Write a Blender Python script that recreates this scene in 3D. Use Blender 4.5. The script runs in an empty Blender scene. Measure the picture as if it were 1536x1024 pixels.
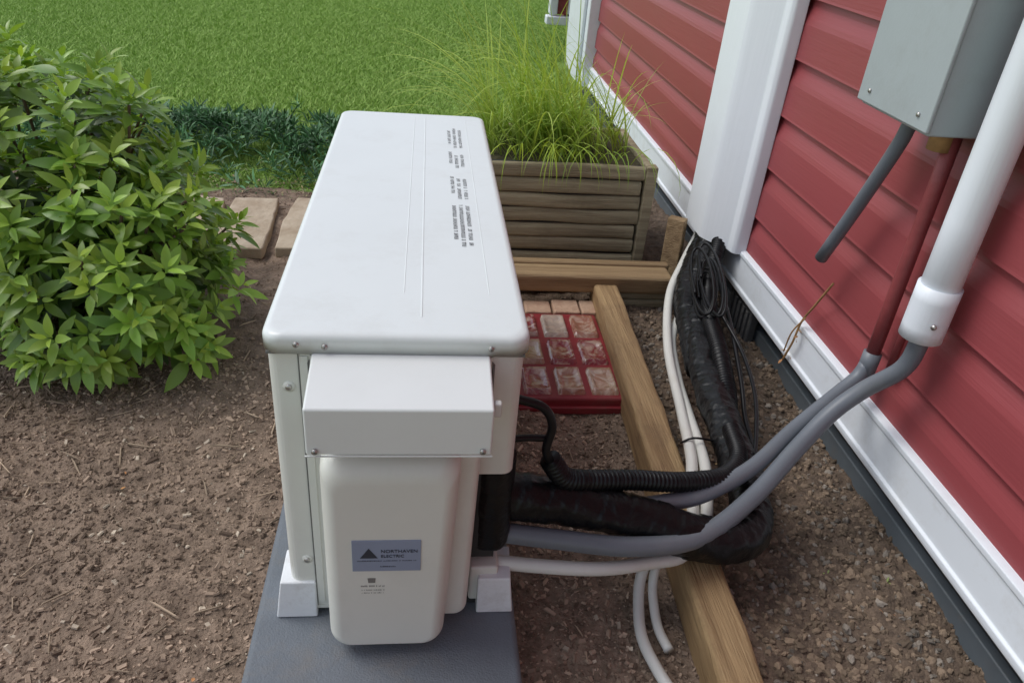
import bpy, bmesh, math, random
import numpy as np
from mathutils import Vector, Matrix, noise
random.seed(7); rng=np.random.default_rng(11)
S=bpy.context.scene
COL=bpy.context.collection

# ------------------------------------------------------------ materials
def mat(name,col,rough=0.5,var=0.0,vscale=8.0,bump=0.0,bscale=60.0,stretch=(1,1,1),metal=0.0,col2=None,spec=0.5,detail=6.0,dirt=0.0,dirtcol=(.12,.09,.06),coat=0.0,dscale=5.0):
    m=bpy.data.materials.new(name); m.use_nodes=True
    nt=m.node_tree; N=nt.nodes; L=nt.links; b=N['Principled BSDF']
    b.inputs['Base Color'].default_value=(*col,1); b.inputs['Roughness'].default_value=rough
    b.inputs['Metallic'].default_value=metal; b.inputs['Specular IOR Level'].default_value=spec
    b.inputs['Coat Weight'].default_value=coat
    tc=N.new('ShaderNodeTexCoord'); mp=N.new('ShaderNodeMapping'); mp.inputs['Scale'].default_value=stretch
    L.new(tc.outputs['Object'],mp.inputs['Vector'])
    last=None
    if var>0 or col2:
        n=N.new('ShaderNodeTexNoise'); n.inputs['Scale'].default_value=vscale; n.inputs['Detail'].default_value=detail; n.inputs['Roughness'].default_value=.65
        L.new(mp.outputs[0],n.inputs['Vector'])
        r=N.new('ShaderNodeValToRGB')
        r.color_ramp.elements[0].position=.32; r.color_ramp.elements[1].position=.68
        c2=col2 if col2 else tuple(min(1,c*(1+var)) for c in col)
        c1=col if col2 else tuple(c*(1-var) for c in col)
        r.color_ramp.elements[0].color=(*c1,1); r.color_ramp.elements[1].color=(*c2,1)
        L.new(n.outputs['Fac'],r.inputs[0]); last=r.outputs[0]
    if dirt>0:
        n2=N.new('ShaderNodeTexNoise'); n2.inputs['Scale'].default_value=dscale; n2.inputs['Detail'].default_value=7; n2.inputs['Roughness'].default_value=.75
        L.new(tc.outputs['Object'],n2.inputs['Vector'])
        r2=N.new('ShaderNodeValToRGB'); r2.color_ramp.elements[0].position=.52; r2.color_ramp.elements[1].position=.78
        r2.color_ramp.elements[0].color=(0,0,0,1); r2.color_ramp.elements[1].color=(dirt,dirt,dirt,1)
        L.new(n2.outputs['Fac'],r2.inputs[0])
        mx=N.new('ShaderNodeMixRGB'); mx.inputs[1].default_value=(*col,1); mx.inputs[2].default_value=(*dirtcol,1)
        L.new(r2.outputs[0],mx.inputs[0])
        if last: L.new(last,mx.inputs[1])
        last=mx.outputs[0]
    if last: L.new(last,b.inputs['Base Color'])
    if bump>0:
        n=N.new('ShaderNodeTexNoise'); n.inputs['Scale'].default_value=bscale; n.inputs['Detail'].default_value=5
        L.new(mp.outputs[0],n.inputs['Vector'])
        bp=N.new('ShaderNodeBump'); bp.inputs['Strength'].default_value=bump; bp.inputs['Distance'].default_value=.01
        L.new(n.outputs['Fac'],bp.inputs['Height']); L.new(bp.outputs[0],b.inputs['Normal'])
    return m
def attr_mat(name,rough=.6,transl=0.0,spec=.4,bump=0.0,bscale=300):
    m=bpy.data.materials.new(name); m.use_nodes=True
    nt=m.node_tree; N=nt.nodes; L=nt.links; b=N['Principled BSDF']
    a=N.new('ShaderNodeAttribute'); a.attribute_name='Col'
    L.new(a.outputs['Color'],b.inputs['Base Color']); b.inputs['Roughness'].default_value=rough
    b.inputs['Specular IOR Level'].default_value=spec
    if transl>0:
        t=N.new('ShaderNodeBsdfTranslucent'); mx=N.new('ShaderNodeMixShader'); mx.inputs[0].default_value=transl
        g=N.new('ShaderNodeMixRGB'); g.blend_type='MULTIPLY'; g.inputs[0].default_value=1; g.inputs[2].default_value=(1.5,1.5,.7,1)
        L.new(a.outputs['Color'],g.inputs[1]); L.new(g.outputs[0],t.inputs['Color'])
        L.new(b.outputs[0],mx.inputs[1]); L.new(t.outputs[0],mx.inputs[2]); L.new(mx.outputs[0],N['Material Output'].inputs['Surface'])
    return m

M={}
M['unit']=mat('unit_paint',(.69,.69,.635),.38,var=.03,vscale=3,bump=.02,bscale=400,dirt=.14,dirtcol=(.35,.31,.25))
M['unit_top']=mat('unit_top_lit_paint',(.72,.76,.75),.32,var=.025,vscale=2,bump=.02,bscale=300,dirt=.20,dirtcol=(.46,.44,.38),dscale=7)  # light on the lid painted in: brighter and cooler than the body paint
M['hood']=mat('hood_paint',(.73,.755,.74),.32,var=.02,vscale=3,bump=.015,bscale=400,dirt=.08,dirtcol=(.4,.38,.33))
M['seam']=mat('seam_shadow_gap',(.16,.16,.15),.7)
M['recess']=mat('recess_dark',(.03,.03,.03),.7)
M['text']=mat('printed_ink',(.10,.10,.10),.6)
M['steel']=mat('screw_steel',(.5,.48,.45),.35,metal=.8)
M['black']=mat('black_tape',(.0065,.0068,.0075),.36,var=.3,bump=.35,bscale=60,spec=.28)
M['corr']=mat('black_plastic',(.007,.007,.008),.4,spec=.3)
M['wpipe']=mat('white_tube',(.66,.655,.61),.4,var=.05,vscale=10,dirt=.4,dirtcol=(.33,.28,.21))
M['gcond']=mat('grey_conduit',(.145,.162,.185),.42,var=.08,vscale=6,bump=.03,bscale=200,dirt=.3,dirtcol=(.25,.24,.22))
M['vinyl']=mat('white_vinyl',(.80,.84,.88),.38,bump=.08,bscale=90,stretch=(1,1,.04),dirt=.08,dirtcol=(.4,.38,.34))
M['trim']=mat('white_trim',(.76,.80,.84),.4,bump=.04,bscale=80,stretch=(1,.06,1),dirt=.3,dirtcol=(.4,.36,.3),dscale=9)
M['siding']=mat('red_vinyl_siding',(.295,.060,.066),.42,var=.06,vscale=5,bump=.08,bscale=160,stretch=(1,.04,1),spec=.4,dirt=.2,dirtcol=(.2,.09,.08),dscale=3)
M['redpipe']=mat('red_painted_pipe',(.25,.05,.052),.5,var=.12,vscale=20,bump=.1,bscale=100,dirt=.3,dirtcol=(.1,.03,.03),dscale=15)
M['gbox']=mat('grey_box_paint',(.36,.40,.41),.45,var=.04,vscale=4,bump=.04,bscale=200,dirt=.22,dirtcol=(.2,.18,.15),dscale=9)
M['pad']=mat('pad_plastic',(.14,.158,.18),.7,var=.10,vscale=10,bump=.3,bscale=350,dirt=.5,dirtcol=(.21,.18,.145),dscale=8)
M['found']=mat('foundation_concrete',(.10,.10,.10),.9,var=.3,vscale=12,bump=.5,bscale=60)
M['strip']=mat('base_strip_metal',(.11,.13,.145),.5,var=.15,vscale=5,dirt=.4,dirtcol=(.16,.13,.1),dscale=12)
M['wood']=mat('treated_timber',(.21,.125,.055),.7,col2=(.43,.29,.145),vscale=5,stretch=(10,.5,10),bump=.5,bscale=25,dirt=.6,dirtcol=(.12,.07,.035),dscale=8)
M['woodx']=mat('treated_timber_cross',(.20,.125,.06),.7,col2=(.40,.28,.15),vscale=5,stretch=(.5,10,10),bump=.45,bscale=25,dirt=.45,dirtcol=(.12,.07,.035))
M['slat']=mat('weathered_slat',(.23,.185,.115),.8,col2=(.45,.385,.255),vscale=6,stretch=(.5,9,9),bump=.45,bscale=25,dirt=.5,dirtcol=(.13,.105,.065))
M['stone']=mat('sandstone',(.38,.29,.20),.85,col2=(.54,.45,.34),vscale=9,bump=.8,bscale=30,dirt=.4,dirtcol=(.2,.15,.1))
M['brick']=mat('tan_brick',(.36,.21,.14),.85,col2=(.52,.37,.26),vscale=12,bump=.6,bscale=60,dirt=.4,dirtcol=(.16,.11,.08))
M['redtray']=mat('red_tray_plastic',(.24,.020,.028),.45,var=.15,vscale=10,dirt=.55,dirtcol=(.18,.09,.07),dscale=12)
M['soil']=mat('planter_soil',(.07,.06,.03),.95,var=.4,vscale=20,bump=1,bscale=40)
M['shingle']=mat('roof_shingle',(.07,.07,.075),.9,var=.3,vscale=20,bump=.6,bscale=40)
M['glass']=mat('window_glass',(.03,.04,.05),.05)
M['label']=mat('label_blue_grey',(.25,.29,.39),.45,var=.05)
M['labelink']=mat('label_ink',(.03,.035,.05),.5)
M['clear']=mat('clear_clip',(.6,.6,.57),.2)
M['stem']=mat('shrub_bark',(.12,.085,.05),.9,var=.3,vscale=20,bump=.5)
M['dry']=mat('dry_vine',(.34,.19,.075),.8,var=.3,vscale=30)
M['mulch']=mat('mulch_soil',(.125,.086,.060),.95,col2=(.34,.245,.178),vscale=22,bump=1.0,bscale=120,detail=8)
M['gravelbase']=mat('gravel_soil',(.075,.052,.038),.95,col2=(.19,.135,.095),vscale=40,bump=1,bscale=90)
M['lawn']=mat('lawn_soil_green',(.15,.26,.045),.95,col2=(.23,.37,.075),vscale=1.6,bump=.6,bscale=60)
M['chips']=attr_mat('bark_chips',.9,spec=.2)
M['stones']=attr_mat('gravel_stones',.85,spec=.3)
M['leaf']=attr_mat('shrub_leaf',.36,.25,spec=.5)
M['blade']=attr_mat('grass_blade',.5,.3,spec=.3)
M['lblade']=attr_mat('lawn_blade',.6,0,spec=.2)
M['cover']=attr_mat('ground_cover_leaf',.5,0)
def glassy():
    m=bpy.data.materials.new('tinted_glass_block'); m.use_nodes=True
    N=m.node_tree.nodes; L=m.node_tree.links; b=N['Principled BSDF']
    a=N.new('ShaderNodeAttribute'); a.attribute_name='Col'
    tc=N.new('ShaderNodeTexCoord'); n=N.new('ShaderNodeTexNoise'); n.inputs['Scale'].default_value=24; n.inputs['Detail'].default_value=4; n.inputs['Distortion'].default_value=1.6
    L.new(tc.outputs['Object'],n.inputs['Vector'])
    r=N.new('ShaderNodeValToRGB'); r.color_ramp.elements[0].position=.42; r.color_ramp.elements[1].position=.64
    r.color_ramp.elements[0].color=(0,0,0,1); r.color_ramp.elements[1].color=(.75,.75,.75,1)
    L.new(n.outputs['Fac'],r.inputs[0])
    mx=N.new('ShaderNodeMixRGB'); mx.inputs[2].default_value=(.56,.42,.33,1); L.new(r.outputs[0],mx.inputs[0]); L.new(a.outputs['Color'],mx.inputs[1])
    L.new(mx.outputs[0],b.inputs['Base Color']); b.inputs['Roughness'].default_value=.07; b.inputs['Coat Weight'].default_value=1; b.inputs['Coat Roughness'].default_value=.03
    bp=N.new('ShaderNodeBump'); bp.inputs['Strength'].default_value=.7; bp.inputs['Distance'].default_value=.01
    L.new(n.outputs['Fac'],bp.inputs['Height']); L.new(bp.outputs[0],b.inputs['Normal'])
    return m
M['glassblk']=glassy()

# ------------------------------------------------------------ helpers
def empty(name,loc=(0,0,0)):
    o=bpy.data.objects.new(name,None); COL.objects.link(o); o.empty_display_size=.1; return o
def mobj(name,v,f,m,parent=None,smooth=False):
    me=bpy.data.meshes.new(name); me.from_pydata([tuple(p) for p in v],[],f); me.update()
    if smooth:
        me.polygons.foreach_set('use_smooth',[True]*len(me.polygons))
    if m: me.materials.append(m)
    o=bpy.data.objects.new(name,me); COL.objects.link(o)
    if parent: o.parent=parent
    return o
def bevel(o,w,seg=3,ang=30):
    if w<=0: return o
    b=o.modifiers.new('bevel','BEVEL'); b.width=w; b.segments=seg; b.limit_method='ANGLE'; b.angle_limit=math.radians(ang)
    n=o.modifiers.new('wn','WEIGHTED_NORMAL'); n.keep_sharp=False
    o.data.polygons.foreach_set('use_smooth',[True]*len(o.data.polygons))
    return o
BF=[(0,3,2,1),(4,5,6,7),(0,1,5,4),(1,2,6,5),(2,3,7,6),(3,0,4,7)]
def box(name,x0,x1,y0,y1,z0,z1,m,bv=0,parent=None,seg=3):
    v=[(x0,y0,z0),(x1,y0,z0),(x1,y1,z0),(x0,y1,z0),(x0,y0,z1),(x1,y0,z1),(x1,y1,z1),(x0,y1,z1)]
    return bevel(mobj(name,v,BF,m,parent),bv,seg)
def hexa(name,v,m,bv=0,parent=None,seg=3):
    return bevel(mobj(name,v,BF,m,parent),bv,seg)
def catmull(pts,step):
    P=[Vector(p) for p in pts]; P=[2*P[0]-P[1]]+P+[2*P[-1]-P[-2]]
    out=[]
    for i in range(1,len(P)-2):
        a,b,c,d=P[i-1:i+3]; n=max(2,int((c-b).length/step))
        for k in range(n):
            t=k/n
            out.append(.5*((2*b)+(-a+c)*t+(2*a-5*b+4*c-d)*t*t+(-a+3*b-3*c+d)*t**3))
    out.append(P[-2]); return out
def tube(name,pts,r,m,parent=None,step=.015,seg=20,corr=0,pitch=.008,wr=0,smoothpath=True,cap=True):
    if corr: step=pitch/4
    C=catmull(pts,step) if smoothpath else [Vector(p) for p in pts]
    v=[];f=[];nrm=None;dist=0
    for i,c in enumerate(C):
        t=(C[min(i+1,len(C)-1)]-C[max(i-1,0)]).normalized()
        if i: dist+=(c-C[i-1]).length
        if nrm is None:
            nrm=t.orthogonal().normalized()
        nrm=(nrm-t*nrm.dot(t)).normalized(); bn=t.cross(nrm)
        for k in range(seg):
            a=2*math.pi*k/seg
            rr=r
            if corr: rr=r*(1+corr*math.sin(2*math.pi*dist/pitch))
            if wr: 
                q=Vector((math.cos(a)*1.4,math.sin(a)*1.4,dist*16))
                q2=Vector((math.cos(a)*3.6,math.sin(a)*3.6,dist*80))
                sp=(dist/.05+a/(2*math.pi))%1
                rr=r*(1+wr*noise.noise(q)+wr*.45*noise.noise(q2)+wr*.35*(sp-.5))
            v.append(c+rr*(math.cos(a)*nrm+math.sin(a)*bn))
    n=len(C)
    for i in range(n-1):
        for k in range(seg):
            k2=(k+1)%seg
            f.append((i*seg+k,i*seg+k2,(i+1)*seg+k2,(i+1)*seg+k))
    if cap:
        f.append(tuple(range(seg))[::-1]); f.append(tuple((n-1)*seg+k for k in range(seg)))
    return mobj(name,v,f,m,parent,True)
def scatter(name,bv,bf,R,T,C,m,parent=None,smooth=True):
    bv=np.asarray(bv,float); bf=np.asarray(bf,int); n=len(T); nv=len(bv)
    V=np.einsum('nij,vj->nvi',R,bv)+T[:,None,:]
    F=(bf[None]+(np.arange(n)*nv)[:,None,None]).reshape(-1,bf.shape[1])
    me=bpy.data.meshes.new(name)
    me.vertices.add(n*nv); me.vertices.foreach_set('co',V.reshape(-1))
    me.loops.add(F.size); me.loops.foreach_set('vertex_index',F.reshape(-1).astype(np.int32))
    me.polygons.add(len(F)); me.polygons.foreach_set('loop_start',(np.arange(len(F))*bf.shape[1]).astype(np.int32))
    me.polygons.foreach_set('use_smooth',np.full(len(F),smooth))
    me.update(calc_edges=True)
    ca=me.color_attributes.new('Col','FLOAT_COLOR','POINT')
    cc=np.ones((n,nv,4)); cc[:,:,:3]=C[:,None,:]; ca.data.foreach_set('color',cc.reshape(-1))
    me.materials.append(m)
    o=bpy.data.objects.new(name,me); COL.objects.link(o)
    if parent: o.parent=parent
    return o
def eul(rx,ry,rz):
    cx,sx,cy,sy,cz,sz=np.cos(rx),np.sin(rx),np.cos(ry),np.sin(ry),np.cos(rz),np.sin(rz)
    o=np.ones_like(cx);z=np.zeros_like(cx)
    A=np.stack([np.stack([o,z,z],-1),np.stack([z,cx,-sx],-1),np.stack([z,sx,cx],-1)],-2)
    B=np.stack([np.stack([cy,z,sy],-1),np.stack([z,o,z],-1),np.stack([-sy,z,cy],-1)],-2)
    D=np.stack([np.stack([cz,-sz,z],-1),np.stack([sz,cz,z],-1),np.stack([z,z,o],-1)],-2)
    return D@B@A
def gh(x,y):
    h=.020*noise.noise(Vector((x*3,y*3,0)))+.010*noise.noise(Vector((x*12,y*12,3)))+.007*noise.noise(Vector((x*40,y*40,7)))
    return h-.008

# ------------------------------------------------------------ ground, lawn, mulch, gravel
g=mobj('ground',[(-150,-150,-.035),(150,-150,-.035),(150,150,-.035),(-150,150,-.035)],[(0,1,2,3)],M['lawn'])
def edge_y(x):
    return 3.25+.18*math.sin(x*2.1)+.08*math.sin(x*7)
v=[];f=[];nx,ny=300,330
for j in range(ny+1):
    for i in range(nx+1):
        x=-2.8+3.42*i/nx; y0=-.8; y=y0+(edge_y(x)-y0)*j/ny
        e=min(1,(1-j/ny)*18,(i/nx)*18)
        v.append((x,y,gh(x,y)*e-.03*(1-e)))
for j in range(ny):
    for i in range(nx):
        a=j*(nx+1)+i; f.append((a,a+1,a+nx+2,a+nx+1))
mobj('mulch_bed',v,f,M['mulch'],None,True)
v=[];f=[];nx,ny=60,300
for j in range(ny+1):
    for i in range(nx+1):
        x=.56+.56*i/nx; y=-.8+4.1*j/ny
        v.append((x,y,gh(x*1.5+9,y*1.5)+.001))
for j in range(ny):
    for i in range(nx):
        a=j*(nx+1)+i; f.append((a,a+1,a+nx+2,a+nx+1))
gravel=empty('gravel')
mobj('gravel_base',v,f,M['gravelbase'],gravel,True)
bm=bmesh.new(); bmesh.ops.create_icosphere(bm,subdivisions=2,radius=1)
for q in bm.verts:
    q.co*=1+.55*noise.noise(q.co*1.3+Vector((4,2,1)))
ib=[tuple(q.co) for q in bm.verts]; iff=[[w.index for w in p.verts] for p in bm.faces]; bm.free()
n=7500
x=rng.uniform(.55,1.03,n); y=.25+2.1*rng.random(n)
s=rng.lognormal(math.log(.0052),.36,n).clip(.002,.010)
R=eul(*(rng.uniform(0,6.28,(3,n))))*s[:,None,None]
R=R@(np.eye(3)[None]*rng.uniform(.5,1.3,(n,1,3)))
z=np.array([gh(a*1.5+9,b*1.5) for a,b in zip(x,y)])+s*.1
br=rng.uniform(.5,1.35,n)[:,None]
C=np.where(rng.random((n,1))<.2,np.array([[.24,.205,.17]]),np.array([[.205,.150,.105]]))*br
scatter('gravel_stones',ib,iff,R,np.stack([x,y,z],1),C,M['stones'],gravel,False)
# bark chips
bark=empty('bark_mulch_chips')
n=60000
x=np.where(rng.random(n)<.75,rng.uniform(-1.25,.56,n),rng.uniform(-2.6,.56,n))
y=np.where(rng.random(n)<.75,rng.uniform(.35,1.8,n),rng.uniform(.3,3.2,n))
ln=rng.lognormal(math.log(.0055),.58,n).clip(.002,.028); wd=ln*rng.uniform(.28,.95,n); wd=wd.clip(.0015,.010)
R=eul(rng.normal(0,.5,n),rng.normal(0,.5,n),rng.uniform(0,6.28,n))
R=R@(np.stack([ln,wd,wd*.45],1)[:,None,:]*np.eye(3)[None])
cb=np.array([(-.5,-.25,0),(.45,-.5,.1),(.5,.3,0),(-.3,.5,.2),(-.42,-.2,.8),(.4,-.4,.9),(.42,.25,.8),(-.26,.4,1.)])
z=np.array([gh(a,b) for a,b in zip(x,y)])
t=rng.random(n)[:,None]**1.2
cl=np.array([noise.noise(Vector((a*2.2,b*2.2,5))) for a,b in zip(x,y)])[:,None]
C=(np.array([[.12,.083,.060]])*(1-t)+np.array([[.46,.34,.25]])*t)*(1+.45*cl)
pale=rng.random(n)<.035; C[pale]=np.array([.58,.48,.37])*rng.uniform(.6,1.1,(pale.sum(),1))
scatter('chips',cb,BF,R,np.stack([x,y,z],1),C,M['chips'],bark,False)
n=480
x=rng.uniform(-1.3,.5,n); y=rng.uniform(.4,2.3,n)
ln=rng.uniform(.02,.075,n); wd=rng.uniform(.0012,.0042,n)
R=eul(rng.normal(0,.1,n),rng.normal(0,.12,n),rng.uniform(0,6.28,n))@(np.stack([ln,wd,wd],1)[:,None,:]*np.eye(3)[None])
z=np.array([gh(a,b) for a,b in zip(x,y)])+.004
C=np.array([[.46,.35,.25]])*rng.uniform(.3,1.2,(n,1))
scatter('twigs',cb,BF,R,np.stack([x,y,z],1),C,M['chips'],bark,False)

# lawn patches
lawn=empty('lawn')
def blades(n,w,h0,h1,size):
    V=np.zeros((n,5,3)); bx=rng.uniform(0,size,(n,2)); a=rng.uniform(0,6.28,n); h=rng.uniform(h0,h1,n)
    lean=rng.uniform(.4,1.8,n)*h; la=rng.uniform(0,6.28,n)
    dx,dy=np.cos(a)*w/2,np.sin(a)*w/2
    for k,(tt,ww) in enumerate([(0,-1),(0,1),(.55,.8),(.55,-.8),(1,0)]):
        V[:,k,0]=bx[:,0]+dx*ww+np.cos(la)*lean*tt**1.6; V[:,k,1]=bx[:,1]+dy*ww+np.sin(la)*lean*tt**1.6; V[:,k,2]=h*tt
    return V
def patchmesh(name):
    n=9500; V=blades(n,.0048,.012,.034,1.0)
    me=bpy.data.meshes.new(name)
    base=(np.arange(n)*5)[:,None]
    q=(base+np.array([[0,1,2,3]])).reshape(-1); t=(base+np.array([[3,2,4]])).reshape(-1)
    li=np.concatenate([q,t]).astype(np.int32)
    me.vertices.add(n*5); me.vertices.foreach_set('co',V.reshape(-1)); me.loops.add(len(li)); me.loops.foreach_set('vertex_index',li)
    me.polygons.add(2*n); me.polygons.foreach_set('loop_start',np.concatenate([np.arange(n)*4,4*n+np.arange(n)*3]).astype(np.int32))
    me.polygons.foreach_set('use_smooth',np.full(2*n,True))
    me.update(calc_edges=True)
    ca=me.color_attributes.new('Col','FLOAT_COLOR','POINT'); cc=np.ones((n,5,4))
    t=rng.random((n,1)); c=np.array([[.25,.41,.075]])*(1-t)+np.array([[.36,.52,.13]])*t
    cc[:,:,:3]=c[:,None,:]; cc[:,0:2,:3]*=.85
    ca.data.foreach_set('color',cc.reshape(-1)); me.materials.append(M['lblade']); return me
pm=[patchmesh('lawn_patch_a'),patchmesh('lawn_patch_b')]
k=0
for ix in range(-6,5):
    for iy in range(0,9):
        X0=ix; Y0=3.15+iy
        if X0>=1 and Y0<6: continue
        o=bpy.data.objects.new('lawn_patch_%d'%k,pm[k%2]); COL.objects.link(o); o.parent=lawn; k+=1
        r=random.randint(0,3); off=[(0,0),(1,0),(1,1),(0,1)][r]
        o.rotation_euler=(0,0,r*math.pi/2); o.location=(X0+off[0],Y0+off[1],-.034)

# ------------------------------------------------------------ leaves
def leafbase(fold=.22,droop=.25,wid=.34,K=5):
    bv=[];bf=[]
    for i in range(K+1):
        t=i/K; w=wid*.5*(math.sin(math.pi*min(1,t**.85))**.8 if 0<t<1 else 0.02)
        zc=-droop*t*t
        bv+=[(-w,t,zc+fold*w),(0,t,zc),(w,t,zc+fold*w)]
    for i in range(K):
        a=i*3; bf+=[(a,a+1,a+4,a+3),(a+1,a+2,a+5,a+4)]
    return bv,bf
LB=leafbase(); LS=leafbase(K=3)
def rosettes(tips,nl,L0,L1,colfn,openmin=35,openmax=88):
    Rs=[];Ts=[];Cs=[]
    for p,ax,depth in tips:
        ax=ax.normalized(); u=ax.orthogonal().normalized(); w=ax.cross(u); ph=random.random()*6.28
        c0=colfn(depth)
        m=random.randint(nl-2,nl+2)
        for k in range(m):
            az=ph+k*2.4; op=math.radians(openmin+(openmax-openmin)*(k/m)+random.uniform(-10,10))
            rad=math.cos(az)*u+math.sin(az)*w
            d=(math.cos(op)*ax+math.sin(op)*rad); d.z-=.08; d.normalize()
            nn=(ax-d*ax.dot(d)); nn=nn.normalized() if nn.length>.01 else rad
            sd=d.cross(nn)
            tw=random.uniform(-.45,.45); sd2=sd*math.cos(tw)+nn*math.sin(tw); nn2=sd2.cross(d)
            L=random.uniform(L0,L1)*(.5+.5*k/m); W=random.uniform(.85,1.25)
            Rs.append([[sd2.x*L*W,d.x*L,nn2.x*L],[sd2.y*L*W,d.y*L,nn2.y*L],[sd2.z*L*W,d.z*L,nn2.z*L]])
            q=p-ax*(.045*k/m)+d*.006
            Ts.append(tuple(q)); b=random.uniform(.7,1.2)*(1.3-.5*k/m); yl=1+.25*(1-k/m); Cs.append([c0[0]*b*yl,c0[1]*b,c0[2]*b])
    return np.array(Rs),np.array(Ts),np.array(Cs)
shrub=empty('leafy_shrub')
tips=[]
def mound(cen,rad,n):
    for i in range(n):
        while True:
            d=Vector((random.gauss(0,1),random.gauss(0,1),random.gauss(0,1))).normalized()
            if d.z>-.8: break
        lump=1+.34*noise.noise(d*2.4+Vector((3,1,0)))+.14*noise.noise(d*6)
        dep=random.choice([1,1,1,.88,.72])*random.uniform(.92,1.07)
        if random.random()<.07: dep*=1.14
        p=cen+Vector((d.x*rad.x,d.y*rad.y,d.z*rad.z))*lump*dep
        if p.z<.04: continue
        ax=(d+Vector((0,0,.95))).normalized()
        tips.append((p,ax,dep))
mound(Vector((-1.08,2.05,.37)),Vector((.44,.40,.35)),390)
mound(Vector((-.80,1.86,.24)),Vector((.29,.30,.26)),230)
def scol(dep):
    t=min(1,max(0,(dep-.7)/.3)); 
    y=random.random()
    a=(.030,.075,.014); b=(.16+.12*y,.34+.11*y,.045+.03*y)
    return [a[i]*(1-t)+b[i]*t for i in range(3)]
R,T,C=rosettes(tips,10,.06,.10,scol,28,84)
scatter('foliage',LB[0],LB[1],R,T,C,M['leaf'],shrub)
for i,(p,ax,dep) in enumerate(random.sample(tips,110)):
    b=Vector((-.98+random.uniform(-.14,.14),1.96+random.uniform(-.08,.08),0))
    mid=(b+p)/2+Vector((0,0,-.04))
    tube('stem_%d'%i,[b,mid,p-ax*.02],.004,M['stem'],shrub,step=.06,seg=6)
gcv=empty('ground_cover_plants')
tips=[]
for i in range(640):
    x=random.uniform(-1.75,-.3); y=random.gauss(3.58,.20)+.08*math.sin(x*5)
    z=.02+.13*math.exp(-((y-3.6)/.28)**2)*(.75+.8*noise.noise(Vector((x*6,y*6,0))))*random.uniform(.6,1.1)
    tips.append((Vector((x,y,max(.005,z))),Vector((random.gauss(0,.5),random.gauss(-.2,.5),1)),random.random()))
def gcol(d): 
    b=.6+.8*d
    return (.065*b,.185*b,.07*b)
R,T,C=rosettes(tips,9,.05,.10,gcol,15,75)
R[:,:,0]*=.5
scatter('ground_cover_foliage',LS[0],LS[1],R,T,C,M['cover'],gcv)
wd=empty('weeds')
tips=[]
for i in range(170):
    x=random.uniform(-1.2,-.15); y=random.uniform(2.95,3.4)
    tips.append((Vector((x,y,.012)),Vector((random.gauss(0,.3),random.gauss(0,.3),1)),random.random()))
for i in range(5):
    tips.append((Vector((-.72+random.gauss(0,.02),.88+random.gauss(0,.02),.004)),Vector((random.gauss(0,.3),random.gauss(0,.3),1)),random.random()))
for i in range(7):
    tips.append((Vector((random.uniform(.6,.95),random.uniform(.6,1.9),.004)),Vector((random.gauss(0,.3),random.gauss(0,.3),1)),random.random()))
R,T,C=rosettes(tips,6,.02,.05,lambda d:random.choice([(.14,.21,.06),(.28,.25,.12),(.10,.18,.045)]))
scatter('weed_leaves',LS[0],LS[1],R*.6,T,C,M['cover'],wd)
fl=empty('fallen_leaves')
tips=[(Vector((x,y,.008)),Vector((random.gauss(0,.6),random.gauss(0,.6),1)),1) for x,y in [(-.36,.80),(-.62,1.3),(-.5,1.8),(-.9,1.1),(.36,1.3),(.9,.9),(-.33,1.55)]]
R,T,C=rosettes(tips,2,.018,.03,lambda d:(.42,.24,.10),70,88)
scatter('dry_leaf',LS[0],LS[1],R,T,C,M['cover'],fl)

# ornamental grass
og=empty('ornamental_grass')
V=[];F=[];CC=[]
def blade(bx,by,bz,az,L,bend,w,col,th0=None):
    K=9; th=math.radians(random.uniform(4,40)) if th0 is None else th0; p=Vector((bx,by,bz)); i0=len(V)
    sd=Vector((-math.sin(az),math.cos(az),0))
    tw=random.uniform(-.6,.6)
    for k in range(K+1):
        t=k/K; ww=w*(1-t)**.6*(.5+.5*min(1,t*5))
        s2=(sd*math.cos(tw*t*2)+Vector((0,0,1))*math.sin(tw*t*2)*.4)
        V.append(p-s2*ww/2); V.append(p+s2*ww/2)
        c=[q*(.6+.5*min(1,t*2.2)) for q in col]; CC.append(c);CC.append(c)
        th+=bend/K*(.4+1.3*t)
        p=p+Vector((math.cos(az)*math.sin(th),math.sin(az)*math.sin(th),math.cos(th)))*(L/K)
    for k in range(K):
        a=i0+2*k; F.append((a,a+1,a+3,a+2))
for i in range(640):
    bx=.42+random.gauss(0,.13); by=2.66+random.gauss(0,.09)
    bx=min(.70,max(.23,bx)); by=min(2.83,max(2.48,by))
    L=random.choice([.16,.24,.34,.46,.58,.66])*random.uniform(.8,1.15)
    y=random.random()
    az_=random.uniform(0,6.28)
    if random.random()<.3: az_=math.pi+random.uniform(-.7,.7)
    if bx>.5 and math.cos(az_)>.2 and random.random()<.7: az_=math.pi-az_
    if math.cos(az_)>.2: L=min(L,.36)
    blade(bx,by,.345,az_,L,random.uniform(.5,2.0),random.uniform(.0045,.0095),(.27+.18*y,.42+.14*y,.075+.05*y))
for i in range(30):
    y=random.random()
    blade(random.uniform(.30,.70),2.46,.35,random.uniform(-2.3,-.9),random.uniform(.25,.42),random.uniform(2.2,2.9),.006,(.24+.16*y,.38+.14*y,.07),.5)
me=bpy.data.meshes.new('blades'); me.from_pydata([tuple(p) for p in V],[],F); me.update()
ca=me.color_attributes.new('Col','FLOAT_COLOR','POINT'); ca.data.foreach_set('color',np.concatenate([np.array(CC),np.ones((len(CC),1))],1).reshape(-1))
me.polygons.foreach_set('use_smooth',[True]*len(me.polygons)); me.materials.append(M['blade'])
o=bpy.data.objects.new('grass_blades',me); COL.objects.link(o); o.parent=og

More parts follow.
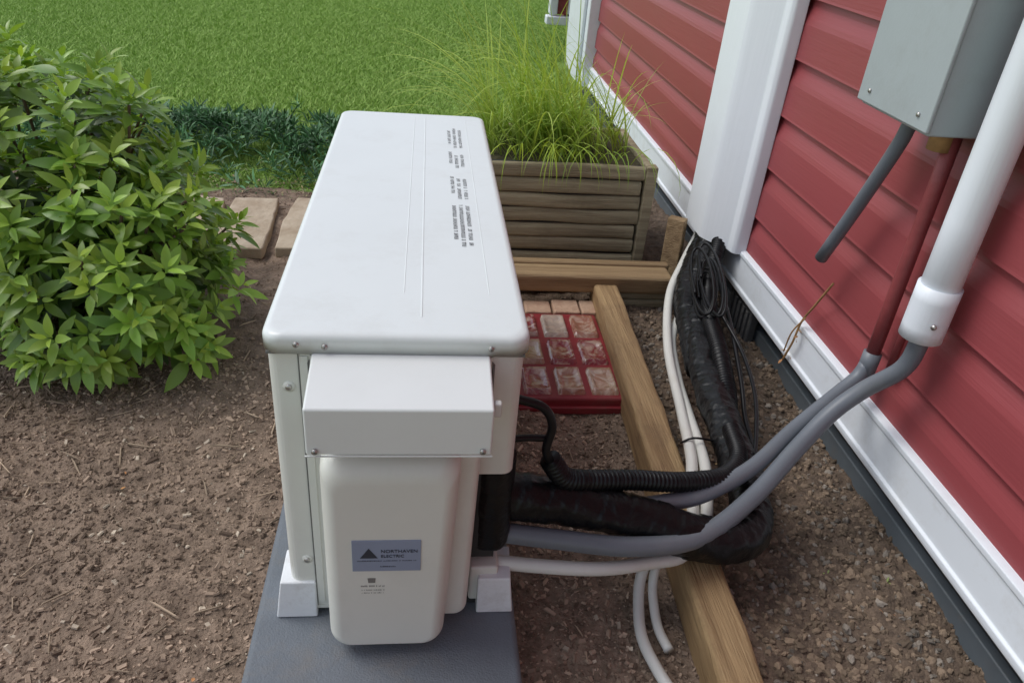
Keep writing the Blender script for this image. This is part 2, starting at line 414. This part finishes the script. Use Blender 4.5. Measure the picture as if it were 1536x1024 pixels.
# ------------------------------------------------------------ planter
pl=empty('wooden_planter')
def halflog(name,x0,x1,y0,z0,h,d,m,parent,seg=8):
    v=[];f=[];K=seg; nx=14
    for i in range(nx+1):
        x=x0+(x1-x0)*i/nx; wob=.006*noise.noise(Vector((x*4,z0*30,1)))
        for k in range(K+1):
            a=math.pi*k/K; v.append((x,y0-d*math.sin(a)**.4+wob,z0+h/2-h/2*math.cos(a)+wob))
    for i in range(nx):
        for k in range(K):
            a=i*(K+1)+k; f.append((a,a+K+1,a+K+2,a+1))
    f.append(tuple(range(K+1))[::-1]); f.append(tuple(nx*(K+1)+k for k in range(K+1)))
    return mobj(name,v,f,m,parent,True)
for k in range(7):
    z0=.0+.053*k
    halflog('slat_%d'%k,.155+.01*(k%2),.735-.004*(k%3),2.43,z0,.048+.002*(k%2),.016,M['slat'],pl)
box('front_backing',.17,.73,2.432,2.45,0,.362,M['recess'],0,pl)
box('corner_post',.737,.775,2.405,2.45,0,.372,M['slat'],.006,pl)
for k in range(7):
    box('side_slat_%d'%k,.74,.768,2.452,2.86,.053*k,.053*k+.048,M['slat'],.008,pl)
    box('far_side_slat_%d'%k,.17,.198,2.452,2.86,.053*k,.053*k+.048,M['slat'],.008,pl)
    box('back_slat_%d'%k,.17,.768,2.862,2.89,.053*k,.053*k+.048,M['slat'],.008,pl)
box('soil',.2,.738,2.452,2.86,.2,.350,M['soil'],0,pl)
hexa('wooden_board',[(.79,2.26,0),(.84,2.22,0),(.86,2.25,0),(.81,2.29,0),(.80,2.30,.24),(.85,2.27,.24),(.87,2.30,.24),(.82,2.33,.24)],M['woodx'],.004,None)
rail=empty('timber_rail')
box('timber',.05,.79,2.10,2.19,.055,.115,M['woodx'],.012,rail)
box('timber_top_strip',.05,.80,2.193,2.225,.06,.118,M['woodx'],.008,rail)
box('riser_board_1',.60,.79,2.115,2.15,0,.026,M['slat'],.006,rail)
box('riser_board_2',.60,.79,2.12,2.15,.028,.053,M['slat'],.006,rail)
def beam(name,a,b,w,z0,z1,m):
    a=Vector(a);b=Vector(b); K=60; d=(b-a).normalized(); s=Vector((d.y,-d.x,0))
    v=[];f=[]
    for i in range(K+1):
        p=a+(b-a)*i/K; wob=.004*noise.noise(Vector((i*.3,0,0))); w2=.004*noise.noise(Vector((i*.25,5,0)))
        v+=[p+Vector((0,0,z0)),p+s*w+Vector((0,0,z0)),p+s*(w+w2)+Vector((0,0,z1+wob)),p+s*w2+Vector((0,0,z1-wob))]
    for i in range(K):
        q=4*i
        for k in range(4): f.append((q+k,q+(k+1)%4,q+4+(k+1)%4,q+4+k))
    f.append((3,2,1,0)); q=4*K; f.append((q,q+1,q+2,q+3))
    return bevel(mobj(name,v,f,m),.012,3,40)
beam('landscape_timber',(.462,.25,0),(.537,2.15,0),.078,-.01,.088,M['wood'])

for k in range(6):
    x0=.05+.088*k
    x1=.545 if x0+.084>.545 else x0+.083
    o=box('brick_paver',x0,x1,2.02+random.uniform(-.004,.004),2.098,-.01,.03+random.uniform(-.003,.004),M['brick'],.006)
for k in range(5):
    x0=.1+.088*k
    box('brick_paver',x0,x0+.083,2.232,2.30,-.01,.03,M['brick'],.006)
def slab(pts,z):
    cx=sum(p[0] for p in pts)/len(pts); cy=sum(p[1] for p in pts)/len(pts)
    P=[]
    for i in range(len(pts)):
        a=pts[i];b=pts[(i+1)%len(pts)]
        for k in range(6):
            t=k/6; x=a[0]+(b[0]-a[0])*t; y=a[1]+(b[1]-a[1])*t
            s=1+.05*noise.noise(Vector((x*18,y*18,2)))
            P.append((cx+(x-cx)*s,cy+(y-cy)*s))
    n=len(P); v=[(p[0],p[1],-.02) for p in P]+[(p[0],p[1],z) for p in P]
    f=[tuple(range(n))[::-1],tuple(range(n,2*n))]+[(i,(i+1)%n,n+(i+1)%n,n+i) for i in range(n)]
    return bevel(mobj('stepping_stone',v,f,M['stone']),.007,3,50)
slab([(-1.02,2.5),(-.76,2.45),(-.745,2.75),(-.77,2.9),(-1.0,2.93)],.018)
slab([(-.725,2.44),(-.545,2.43),(-.545,2.6),(-.565,2.91),(-.73,2.90)],.022)
slab([(-.505,2.45),(-.2,2.44),(-.19,2.9),(-.50,2.93),(-.515,2.7)],.02)
slab([(-1.4,2.48),(-1.07,2.5),(-1.04,2.9),(-1.38,2.95)],.02)

tray=empty('glass_block_tray')
box('tray_base',.165,.527,1.56,2.005,.0,.034,M['redtray'],.008,tray)
box('tray_skirt',.155,.537,1.55,2.012,-.01,.012,M['redtray'],.004,tray)
bvv=[];bff=[];K=12
for j in range(K+1):
    for i in range(K+1):
        a=2*i/K-1;b=2*j/K-1
        e=max(abs(a),abs(b))
        if e>.99: h=-.3
        elif e>.8: h=.9
        elif e>.6: h=.75
        else: h=.35+.15*(a*a+b*b)
        bvv.append((a*.5,b*.5,h))
for j in range(K):
    for i in range(K):
        a=j*(K+1)+i; bff.append((a,a+1,a+K+2,a+K+1))
Ts=[];Rs=[];Cs=[]
cols=[(.22,.02,.03),(.36,.20,.13),(.26,.04,.05),(.40,.32,.27),(.24,.03,.04),(.30,.12,.08)]
for r_ in range(3):
    for c_ in range(4):
        Ts.append((.21+.0885*c_,1.635+.1425*r_,.033)); Rs.append(np.diag([.076,.124,.016])); Cs.append(cols[(r_*5+c_*2+c_//2)%6])
scatter('glass_blocks',bvv,bff,np.array(Rs),np.array(Ts),np.array(Cs),M['glassblk'],tray)

# ------------------------------------------------------------ house
house=empty('red_house')
YN,YF=-2.5,4.66
prof=[]
for k in range(17):
    z0=.20+.15*k
    prof+=[(.980,z0),(.981,z0+.006),(.983,z0+.088),(.9855,z0+.100),(.990,z0+.115),(.995,z0+.131),(.998,z0+.149)]
# slight waviness along the wall so the reflections are not perfectly straight
v=[];f=[]; ny=90
for i,(x,z) in enumerate(prof):
    for j in range(ny+1):
        y=YN+(YF-YN)*j/ny
        v.append((x+.0012*noise.noise(Vector((y*1.7,z*5,3))),y,z+.0015*noise.noise(Vector((y*1.1,round(z/.15),9)))))
for i in range(len(prof)-1):
    for j in range(ny):
        a=i*(ny+1)+j; f.append((a,a+1,a+ny+2,a+ny+1))
o=mobj('siding',v,f,M['siding'],house)
box('wall_core',1.0,5.0,YN,5.3,.14,2.78,M['siding'],0,house)
v=[];f=[]
tp=[(1.0,.118),(.965,.118),(.962,.124),(.962,.136),(.968,.140),(.970,.218),(.965,.222),(.965,.234),(.975,.238),(.992,.240)]
for (x,z) in tp: v+=[(x,YN,z),(x,4.66,z)]
for i in range(len(tp)-1): f.append((2*i,2*i+1,2*i+3,2*i+2))
bevel(mobj('bottom_trim',v,f,M['trim'],house),.002,2)
box('corner_post_face',.925,1.02,4.66,5.34,.12,2.78,M['trim'],.006,house)
box('corner_post_ridge',.905,.924,4.74,4.95,.13,2.78,M['trim'],.005,house)
box('foundation',1.045,4.95,YN,5.2,-.3,.139,M['found'],0,house)
box('base_strip',1.018,1.042,YN,4.9,-.03,.035,M['strip'],.004,house)
box('window_frame',.965,.999,3.1,4.0,1.35,2.35,M['trim'],.006,house)
box('window_pane',.958,.964,3.18,3.92,1.43,2.27,M['glass'],0,house)
mobj('roof',[(.62,YN-.3,2.70),(.62,5.7,2.70),(3.0,5.7,3.9),(3.0,YN-.3,3.9),(5.4,YN-.3,2.70),(5.4,5.7,2.70),(.62,YN-.3,2.82),(.62,5.7,2.82),(3.0,5.7,4.02),(3.0,YN-.3,4.02),(5.4,YN-.3,2.82),(5.4,5.7,2.82)],
 [(0,1,2,3),(3,2,5,4),(6,9,8,7),(9,10,11,8),(0,6,7,1),(4,5,11,10),(0,3,9,6),(3,4,10,9),(1,7,8,2),(2,8,11,5)],M['shingle'],house)
box('bay_wall',1.0,3.0,6.0,7.2,.32,2.6,M['siding'],0,house)
box('bay_trim_bottom',.86,1.16,5.9,6.0,.27,.33,M['trim'],.01,house)
box('bay_trim_1',.88,.94,5.92,6.0,.34,2.5,M['trim'],.01,house)
box('bay_trim_2',1.02,1.10,5.94,6.0,.34,2.5,M['trim'],.01,house)
box('bay_panel',.94,1.02,5.96,6.0,.34,2.5,M['siding'],0,house)
cbk=empty('concrete_vent_block')
box('block',.985,1.012,1.92,2.10,-.02,.10,M['found'],.006,cbk)
for k in range(5): box('rib_%d'%k,.978,.984,1.935+.032*k,1.951+.032*k,-.01,.09,M['found'],.002,cbk)

# ------------------------------------------------------------ line set cover
lc=empty('line_set_cover')
def extr(name,pr,z0,z1,m,parent,bv=.003):
    n=len(pr); v=[(p[0],p[1],z0) for p in pr]+[(p[0],p[1],z1) for p in pr]
    f=[(i,(i+1)%n,n+(i+1)%n,n+i) for i in range(n)]+[tuple(range(n,2*n))]
    return bevel(mobj(name,v,f,m,parent),bv,2,20)
extr('cover',[(.982,2.055),(.950,2.06),(.940,2.07),(.936,2.095),(.886,2.165),(.876,2.19),(.876,2.34),(.886,2.37),(.945,2.41),(.982,2.415)][::-1],.225,2.68,M['vinyl'],lc,.004)

wc=empty('white_conduit_pipe')
tube('pipe',[(.93,1.15,.5),(.93,1.15,1.2),(.93,1.15,2.6)],.034,M['vinyl'],wc,step=.2,seg=36)
tube('coupling',[(.93,1.15,.478),(.93,1.15,.53),(.93,1.15,.585)],.0385,M['vinyl'],wc,step=.02,seg=36)
tube('set_screw',[(.918,1.110,.52),(.915,1.107,.52)],.005,M['steel'],wc,smoothpath=False,seg=10)
eb=empty('electrical_box')
box('enclosure',.85,.978,1.22,1.455,.83,1.5,M['gbox'],.005,eb)
box('cover_door',.842,.8495,1.215,1.46,.836,1.49,M['gbox'],.003,eb)
tube('hub',[(.93,1.29,.832),(.93,1.29,.79)],.022,M['dry'],eb,smoothpath=False)
for yy in (1.25,1.42):
    tube('screw_%d'%(yy*100),[(.842,yy,.86),(.839,yy,.86)],.004,M['steel'],eb,smoothpath=False,seg=10)
tube('grey_pipe_stub',[(.92,1.38,.84),(.92,1.39,.78),(.92,1.46,.62),(.92,1.54,.455)],.0145,M['gcond'],None,step=.05,seg=20)
rp=empty('red_conduit_pipe')
tube('red_pipe',[(.945,1.28,.83),(.945,1.28,.6),(.945,1.28,.35)],.0145,M['redpipe'],rp,step=.1)
tube('red_cable',[(.965,1.235,.83),(.965,1.235,.6),(.965,1.24,.34)],.008,M['redpipe'],rp,step=.1)
tube('grey_fitting',[(.945,1.28,.36),(.94,1.275,.31)],.019,M['gcond'],rp,step=.02)

# ------------------------------------------------------------ pipes
gc=empty('grey_flexible_conduit')
tube('conduit_a',[(.93,1.15,.52),(.932,1.148,.46),(.925,1.155,.40),(.885,1.185,.33),(.83,1.18,.275),(.75,1.13,.225),(.63,1.035,.180),(.50,.945,.172),(.37,.915,.182),(.22,.925,.195),(.08,.94,.208)],.0175,M['gcond'],gc,step=.012,seg=24)
gc2=empty('grey_flexible_conduit')
tube('conduit_b',[(.94,1.278,.335),(.925,1.27,.305),(.87,1.245,.272),(.76,1.18,.23),(.65,1.10,.20),(.53,1.035,.19),(.45,1.01,.195),(.36,.975,.215)],.016,M['gcond'],gc2,step=.012,seg=24)
bd=empty('insulated_pipe_bundle')
tube('bundle',[(.94,2.24,.30),(.93,2.22,.22),(.86,2.08,.15),(.80,1.93,.125),(.743,1.68,.12),(.72,1.55,.115),(.695,1.33,.115),(.68,1.19,.115),(.66,1.08,.115),(.61,.99,.12),(.50,.965,.15),(.38,.975,.195),(.25,.975,.232),(.10,.965,.262)],.041,M['black'],bd,step=.003,seg=40,wr=.12)
tube('bundle_2',[(.95,2.32,.30),(.94,2.29,.2),(.87,2.16,.15),(.79,1.98,.13),(.745,1.78,.12),(.72,1.6,.10)],.036,M['black'],bd,step=.003,seg=36,wr=.12)
tube('corrugated_sleeve',[(.68,1.28,.155),(.65,1.16,.175),(.585,1.08,.195),(.48,1.035,.222),(.38,1.012,.248),(.29,.985,.272),(.245,.972,.29),(.215,.965,.335)],.0175,M['corr'],bd,seg=18,corr=.12,pitch=.009)
tube('cable',[(.22,.965,.325),(.205,.96,.36),(.21,.96,.41),(.19,.955,.45),(.145,.95,.47)],.0075,M['corr'],bd,step=.006,seg=12)
tube('cable_2',[(.205,.965,.38),(.17,.96,.385),(.14,.95,.39)],.006,M['corr'],bd,step=.006,seg=10)
tube('corrugated_branch',[(.945,2.22,.33),(.93,2.15,.24),(.85,1.97,.18),(.79,1.78,.165),(.76,1.6,.155),(.735,1.45,.13),(.72,1.38,.10)],.022,M['corr'],bd,seg=18,corr=.12,pitch=.009)
tube('valve_insulation',[(.117,.925,.385),(.117,.925,.30),(.117,.928,.2)],.034,M['black'],bd,step=.003,seg=28,wr=.06)
for i in range(5):
    c=Vector((.80+random.uniform(-.01,.02),1.86+random.uniform(-.05,.05),.19+.008*i))
    pts=[];a0=random.random()*6
    for k in range(15):
        a=a0+k*6.28/12
        pts.append(c+Vector((.022*math.cos(a)+.025*math.sin(a),(.10+.02*i)*math.sin(a),.025*math.cos(a)+.02*math.sin(a)+.001*k)))
    tube('coil_%d'%i,pts,.0042,M['corr'],bd,step=.01,seg=8)
tube('loose_cable',[(.90,2.1,.22),(.87,1.95,.19),(.825,1.70,.17),(.79,1.5,.13),(.77,1.4,.1),(.75,1.3,.10),(.70,1.2,.15)],.006,M['corr'],bd,step=.01,seg=8)
tube('loose_cable_2',[(.80,1.75,.2),(.82,1.6,.16),(.79,1.42,.15),(.73,1.25,.14),(.68,1.15,.14)],.005,M['corr'],bd,step=.01,seg=8)
wp=empty('white_tube_line')
tube('tube_1',[(.94,2.36,.28),(.93,2.33,.2),(.83,2.16,.145),(.744,1.99,.115),(.665,1.71,.10),(.625,1.437,.09),(.585,1.24,.115),(.555,1.14,.122),(.525,1.03,.118),(.485,.955,.118),(.41,.93,.125),(.313,.905,.14),(.20,.91,.145),(.08,.93,.145)],.0125,M['wpipe'],wp,step=.012)
tube('tube_2',[(.93,2.22,.26),(.85,2.1,.15),(.78,1.95,.10),(.700,1.785,.085),(.665,1.6,.075),(.645,1.44,.08),(.615,1.25,.108),(.59,1.15,.122),(.555,1.04,.118),(.52,.975,.116),(.47,.96,.116)],.0125,M['wpipe'],wp,step=.012)
tube('zip_tie',[(.575,1.285,.112),(.60,1.28,.13),(.65,1.285,.118),(.668,1.29,.10)],.0025,M['corr'],wp,step=.01,seg=8)
dh=empty('white_drain_hose')
tube('hose_a',[(.50,.985,.118),(.46,.975,.116),(.435,.98,.09),(.42,.97,.045),(.41,.93,.018),(.40,.86,.014),(.412,.79,.014),(.44,.70,.014),(.455,.6,.014)],.0105,M['wpipe'],dh,step=.01)
tube('hose_b',[(.51,1.0,.116),(.475,.985,.114),(.449,.975,.085),(.440,.955,.04),(.436,.91,.018),(.435,.87,.014),(.442,.83,.014)],.009,M['wpipe'],dh,step=.01)
vn=empty('dry_vine_stem')
tube('vine',[(.958,1.52,.40),(.955,1.56,.32),(.957,1.60,.25),(.95,1.60,.19),(.952,1.625,.12)],.0028,M['dry'],vn,step=.01,seg=8)
tube('vine_2',[(.956,1.585,.27),(.94,1.60,.22),(.945,1.62,.15)],.002,M['dry'],vn,step=.01,seg=8)
R,T,C=rosettes([(Vector((.95,1.60,.2)),Vector((-.5,.2,-.6)),1),(Vector((.952,1.62,.13)),Vector((-.3,.1,-.8)),1)],4,.02,.04,lambda d:(.36,.23,.10))
scatter('dry_leaves',LS[0],LS[1],R,T,C,M['cover'],vn)

# ------------------------------------------------------------ pad
pd=empty('equipment_pad')
box('pad_slab',-.268,.168,.66,2.08,-.02,.073,M['pad'],.012,pd)
box('pad_emboss',-.10,.0,.675,.715,.0735,.0765,M['pad'],.002,pd)

# ------------------------------------------------------------ outdoor unit
un=empty('heat_pump_outdoor_unit')
def rrect(x0,x1,y0,y1,r,k=6):
    P=[]
    for (cx,cy,a0) in ((x1-r,y1-r,0),(x0+r,y1-r,90),(x0+r,y0+r,180),(x1-r,y0+r,270)):
        for i in range(k+1):
            a=math.radians(a0+90*i/k); P.append((cx+r*math.cos(a),cy+r*math.sin(a)))
    return P
extr('body',rrect(-.207,.085,.883,1.982,.018),.086,.592,M['unit'],un,0)
extr('body_right_upper',[(.086,.884)]+[(.143-.018+.018*math.sin(math.radians(a)),.902-.018*math.cos(math.radians(a))) for a in range(0,91,15)]+[(.143,1.98),(.086,1.98)],.375,.592,M['unit'],un,0)
box('body_right_rear',.086,.142,1.02,1.978,.086,.373,M['unit'],.004,un)
box('recess_back',.0855,.125,.90,1.018,.18,.373,M['recess'],0,un)
box('body_right_lower',.086,.135,.889,1.018,.086,.165,M['unit'],.006,un)
bm=bmesh.new()
lid=rrect(-.212,.149,.876,1.992,.026,7)
n=len(lid)
levels=[(0,.592),(0,.6115),(.0015,.6165),(.005,.6200),(.012,.622)]
vs=[]
for ins,z in levels:
    cx,cy=-.0315,1.434
    ring=[]
    for (x,y) in lid:
        dx=(x-cx);dy=(y-cy)
        ring.append(bm.verts.new((x-math.copysign(ins,dx)*min(1,abs(dx)/.15),y-math.copysign(ins,dy)*min(1,abs(dy)/.5),z)))
    vs.append(ring)
for a,b in zip(vs,vs[1:]):
    for i in range(n): bm.faces.new((a[i],a[(i+1)%n],b[(i+1)%n],b[i]))
bm.faces.new(vs[-1]); bm.faces.new(vs[0][::-1])
me=bpy.data.meshes.new('lid'); bm.to_mesh(me); bm.free(); me.materials.append(M['unit_top'])
o=bpy.data.objects.new('top_lid',me); COL.objects.link(o); o.parent=un
me.polygons.foreach_set('use_smooth',[True]*len(me.polygons)); w=o.modifiers.new('wn','WEIGHTED_NORMAL')
box('lid_rib_1',-.002,.0005,.93,1.95,.6215,.6226,M['unit_top'],.0006,un)
box('lid_rib_2',-.028,-.0262,1.0,1.95,.6215,.6224,M['unit_top'],.0006,un)
box('lid_rib_3',.098,.0995,1.0,1.95,.6215,.6224,M['unit_top'],.0006,un)
box('lid_gap',-.2065,.1425,.8815,.884,.5885,.5925,M['seam'],0,un)
v=[];f=[]
def glyphs(x,y0,y1,h):
    y=y0
    while y<y1:
        if random.random()<.14: y+=.005; continue
        for _ in range(2):
            ww=random.uniform(.0008,.0013)
            i=len(v); v.extend([(x,y,.62262),(x+h,y,.62262),(x+h,y+ww,.62262),(x,y+ww,.62262)]); f.append((i,i+1,i+2,i+3)); y+=ww+.0013
        i=len(v); xx=x+random.choice([0,h*.4,h*.8]); v.extend([(xx,y-.004,.62268),(xx+h*.15,y-.004,.62268),(xx+h*.15,y,.62268),(xx,y,.62268)]); f.append((i,i+1,i+2,i+3))
        y+=.0016
for (ya,yb,rows) in ((1.17,1.36,3),(1.39,1.52,3),(1.57,1.68,3),(1.71,1.87,3)):
    for r_ in range(rows):
        glyphs(.052+.0125*r_,ya+(0 if r_ else .03),yb-random.uniform(0,.03),.007)
mobj('printed_warning_text',v,f,M['text'],un)
def cyl(name,c,ax,r,l,m,parent,seg=20):
    a=Vector(ax).normalized(); c=Vector(c)
    return tube(name,[c,c+a*l],r,m,parent,smoothpath=False,seg=seg)
box('seam_left',-.1655,-.1642,.8815,.8835,.09,.59,M['seam'],0,un)
box('seam_bottom_lip',-.20,.08,.8805,.883,.086,.092,M['unit'],0,un)
box('corner_panel_edge',-.1635,-.152,.8808,.8835,.10,.585,M['unit'],.001,un)
for i,(x,z) in enumerate([(-.180,.535),(-.176,.20)]):
    cyl('screw_cup_%d'%i,(x,.8835,z),(0,-1,0),.0085,.002,M['unit'],un)
    cyl('screw_%d'%i,(x,.8820,z),(0,-1,0),.0045,.003,M['steel'],un)
for i,(x,z) in enumerate([(-.128,.604),(.094,.605),(-.165,.607),(-.134,.508),(.082,.508)]):
    cyl('lid_screw_%d'%i,(x,.8765 if z>.6 else .777,z),(0,-1,0),.004,.003,M['steel'],un)
    cyl('lid_screw_slot_%d'%i,(x,.8735 if z>.6 else .774,z),(0,-1,0),.0015,.0006,M['seam'],un)
hx0,hx1=-.146,.094
hexa('hood',[(hx0,.778,.500),(hx1,.778,.500),(hx1,.8825,.500),(hx0,.8825,.500),(hx0,.778,.573),(hx1,.778,.573),(hx1,.8825,.594),(hx0,.8825,.594)],M['hood'],.0035,un)
box('hood_lip',hx0-.001,hx1+.001,.7762,.7778,.4985,.5005,M['hood'],0,un)
extr('hood_backplate',rrect(-.149,.097,.8785,.8832,.001,2),.48,.588,M['unit'],un,0)
tube('hood_edge_gap',[(-.152,.8822,.49),(-.152,.8822,.575),(-.142,.8822,.5885),(.088,.8822,.5885),(.1,.8822,.575),(.1,.8822,.49)],.0018,M['seam'],un,smoothpath=False,seg=8)
box('clear_clip',.095,.106,.80,.812,.545,.567,M['clear'],.003,un)
def capmesh(name,x0,x1b,x1t,yf,yb,z0,z1,r,m,parent,B=.024,drop=.010):
    bm=bmesh.new(); rings=[]
    def outline(ins,topdrop,y):
        P=[]; K=7
        xl=x0+ins; zt=z1-topdrop-ins*.4; zb=z0+ins*.5; rr=max(.004,r-ins*.3)
        def xr(z): return x1b+(x1t-x1b)*(z-z0)/(z1-z0)-ins
        cs=[(xr(zt)-rr,zt-rr,0),(xl+rr,zt-rr,90),(xl+rr,zb+rr,180),(xr(zb)-rr,zb+rr,270)]
        for cx,cz,a0 in cs:
            for i in range(K+1):
                a=math.radians(a0+90*i/K); P.append((cx+rr*math.cos(a),y,cz+rr*math.sin(a)))
        return P
    D=yb-yf
    specs=[(0,0,yb)]
    specs.append((0.001,drop,yb-(D-B)))
    for i in range(1,10):
        a=math.radians(90*i/9); specs.append((.001+B*.75*(1-math.cos(a)),drop+B*.9*(1-math.cos(a)),yf+B*(1-math.sin(a))))
    for sp in specs:
        rings.append([bm.verts.new(p) for p in outline(*sp)])
    n=len(rings[0])
    for a,b in zip(rings,rings[1:]):
        for i in range(n): bm.faces.new((a[i],a[(i+1)%n],b[(i+1)%n],b[i]))
    bm.faces.new(rings[-1]); bmesh.ops.recalc_face_normals(bm,faces=bm.faces)
    me=bpy.data.meshes.new(name); bm.to_mesh(me); bm.free(); me.materials.append(m)
    me.polygons.foreach_set('use_smooth',[True]*len(me.polygons))
    o=bpy.data.objects.new(name,me); COL.objects.link(o); o.parent=parent
    o.modifiers.new('wn','WEIGHTED_NORMAL'); return o
capmesh('valve_cover',-.138,.044,.060,.795,.8825,.090,.487,.026,M['unit'],un,.030,.020)
capmesh('valve_cover_side',.00,.082,.090,.842,.8825,.105,.480,.016,M['unit'],un,.018,.02)
box('label_plate',-.095,.004,.7935,.7948,.268,.330,M['label'],.0004,un)
def txt(s,x,z,size,m,y=.7930):
    c=bpy.data.curves.new('lettering','FONT'); c.body=s; c.size=size; c.extrude=.0002; c.align_x='LEFT'
    o=bpy.data.objects.new('lettering_'+s.split()[0].lower().replace('.',''),c); COL.objects.link(o); o.parent=un
    o.location=(x,y,z); o.rotation_euler=(math.radians(90),0,0); c.materials.append(m); return o
txt('NORTHAVEN',-.054,.306,.0088,M['labelink'])
txt('ELECTRIC',-.054,.2965,.0078,M['labelink'])
mobj('stand_in_mark',[(-.084,.7932,.295),(-.058,.7932,.295),(-.071,.7932,.315)],[(0,1,2)],M['labelink'],un)
M['fine']=mat('fine_print',(.18,.17,.16),.6)
def fine(name,rows,m,y):
    v=[];f=[]
    for (x0,x1,z,h) in rows:
        x=x0
        while x<x1:
            w=random.uniform(.0006,.0014)
            if random.random()<.15: x+=.0018
            i=len(v); hh=h*random.choice([1,1,.7]); v+=[(x,y,z),(x+w,y,z),(x+w,y,z+hh),(x,y,z+hh)]; f.append((i,i+1,i+2,i+3)); x+=w+.0008
    mobj(name,v,f,m,un)
fine('label_small_print',[(-.088,-.002,.2885,.0022),(-.055,-.034,.2765,.0026)],M['labelink'],.7932)
mobj('stand_in_emblem',[(-.073,.7945,.242),(-.063,.7945,.242),(-.062,.7945,.252),(-.074,.7945,.252)],[(0,1,2,3)],M['fine'],un)
fine('cover_small_print',[(-.084,-.050,.2335,.0034),(-.083,-.052,.2255,.0022),(-.083,-.052,.2195,.0022)],M['fine'],.7944)
M['foot']=mat('white_foot',(.74,.76,.78),.5,var=.03,bump=.1,bscale=100,dirt=.4,dirtcol=(.35,.3,.25),dscale=20)
for nm,x0,x1 in (('foot_l',-.232,-.165),('foot_r',.10,.163)):
    for yy in (.872,1.85):
        hexa(nm+'_%d'%int(yy*10),[(x0,yy,.0735),(x1,yy,.0735),(x1,yy+.09,.0735),(x0,yy+.09,.0735),(x0+(.010 if x0<0 else 0),yy+.006,.15),(x1-(.008 if x0>0 else 0),yy+.006,.15),(x1-.004,yy+.08,.15),(x0+.010,yy+.08,.15)],M['foot'],.003,un)
box('base_rail',-.20,.14,.895,1.97,.0735,.0855,M['recess'],0,un)

# ------------------------------------------------------------ light, world, camera
az=math.radians(-72); el=math.radians(55)
sd=Vector((math.cos(el)*math.sin(az),math.cos(el)*math.cos(az),math.sin(el)))
sun=bpy.data.lights.new('sun','SUN'); sun.energy=1.5; sun.angle=math.radians(30); sun.color=(1,.985,.955)
so=bpy.data.objects.new('sun',sun); COL.objects.link(so); so.rotation_euler=sd.to_track_quat('Z','Y').to_euler()
w=bpy.data.worlds.new('World'); S.world=w; w.use_nodes=True
N=w.node_tree.nodes; L=w.node_tree.links
sky=N.new('ShaderNodeTexSky'); sky.sky_type='NISHITA'; sky.sun_disc=False; sky.sun_elevation=el; sky.sun_rotation=az; sky.air_density=1; sky.dust_density=1.5; sky.ozone_density=1.5
hs=N.new('ShaderNodeHueSaturation'); hs.inputs['Saturation'].default_value=.5; hs.inputs['Value'].default_value=1.22
L.new(sky.outputs[0],hs.inputs['Color']); L.new(hs.outputs[0],N['Background'].inputs[0]); N['Background'].inputs[1].default_value=.15
cam=bpy.data.cameras.new('camera'); cam.sensor_width=36; cam.lens=1142/1536*36; cam.clip_start=.02; cam.clip_end=500
co=bpy.data.objects.new('camera',cam); COL.objects.link(co)
fw=Vector((.1176,.8484,-.516)).normalized(); up=Vector((-.0172,.5215,.8532)); rt=fw.cross(up).normalized(); up=rt.cross(fw)
mt=Matrix(((rt.x,up.x,-fw.x,0),(rt.y,up.y,-fw.y,0),(rt.z,up.z,-fw.z,1.15),(0,0,0,1)))
co.matrix_world=mt; S.camera=co
S.view_settings.view_transform='Standard'; S.view_settings.look='None'; S.view_settings.exposure=0
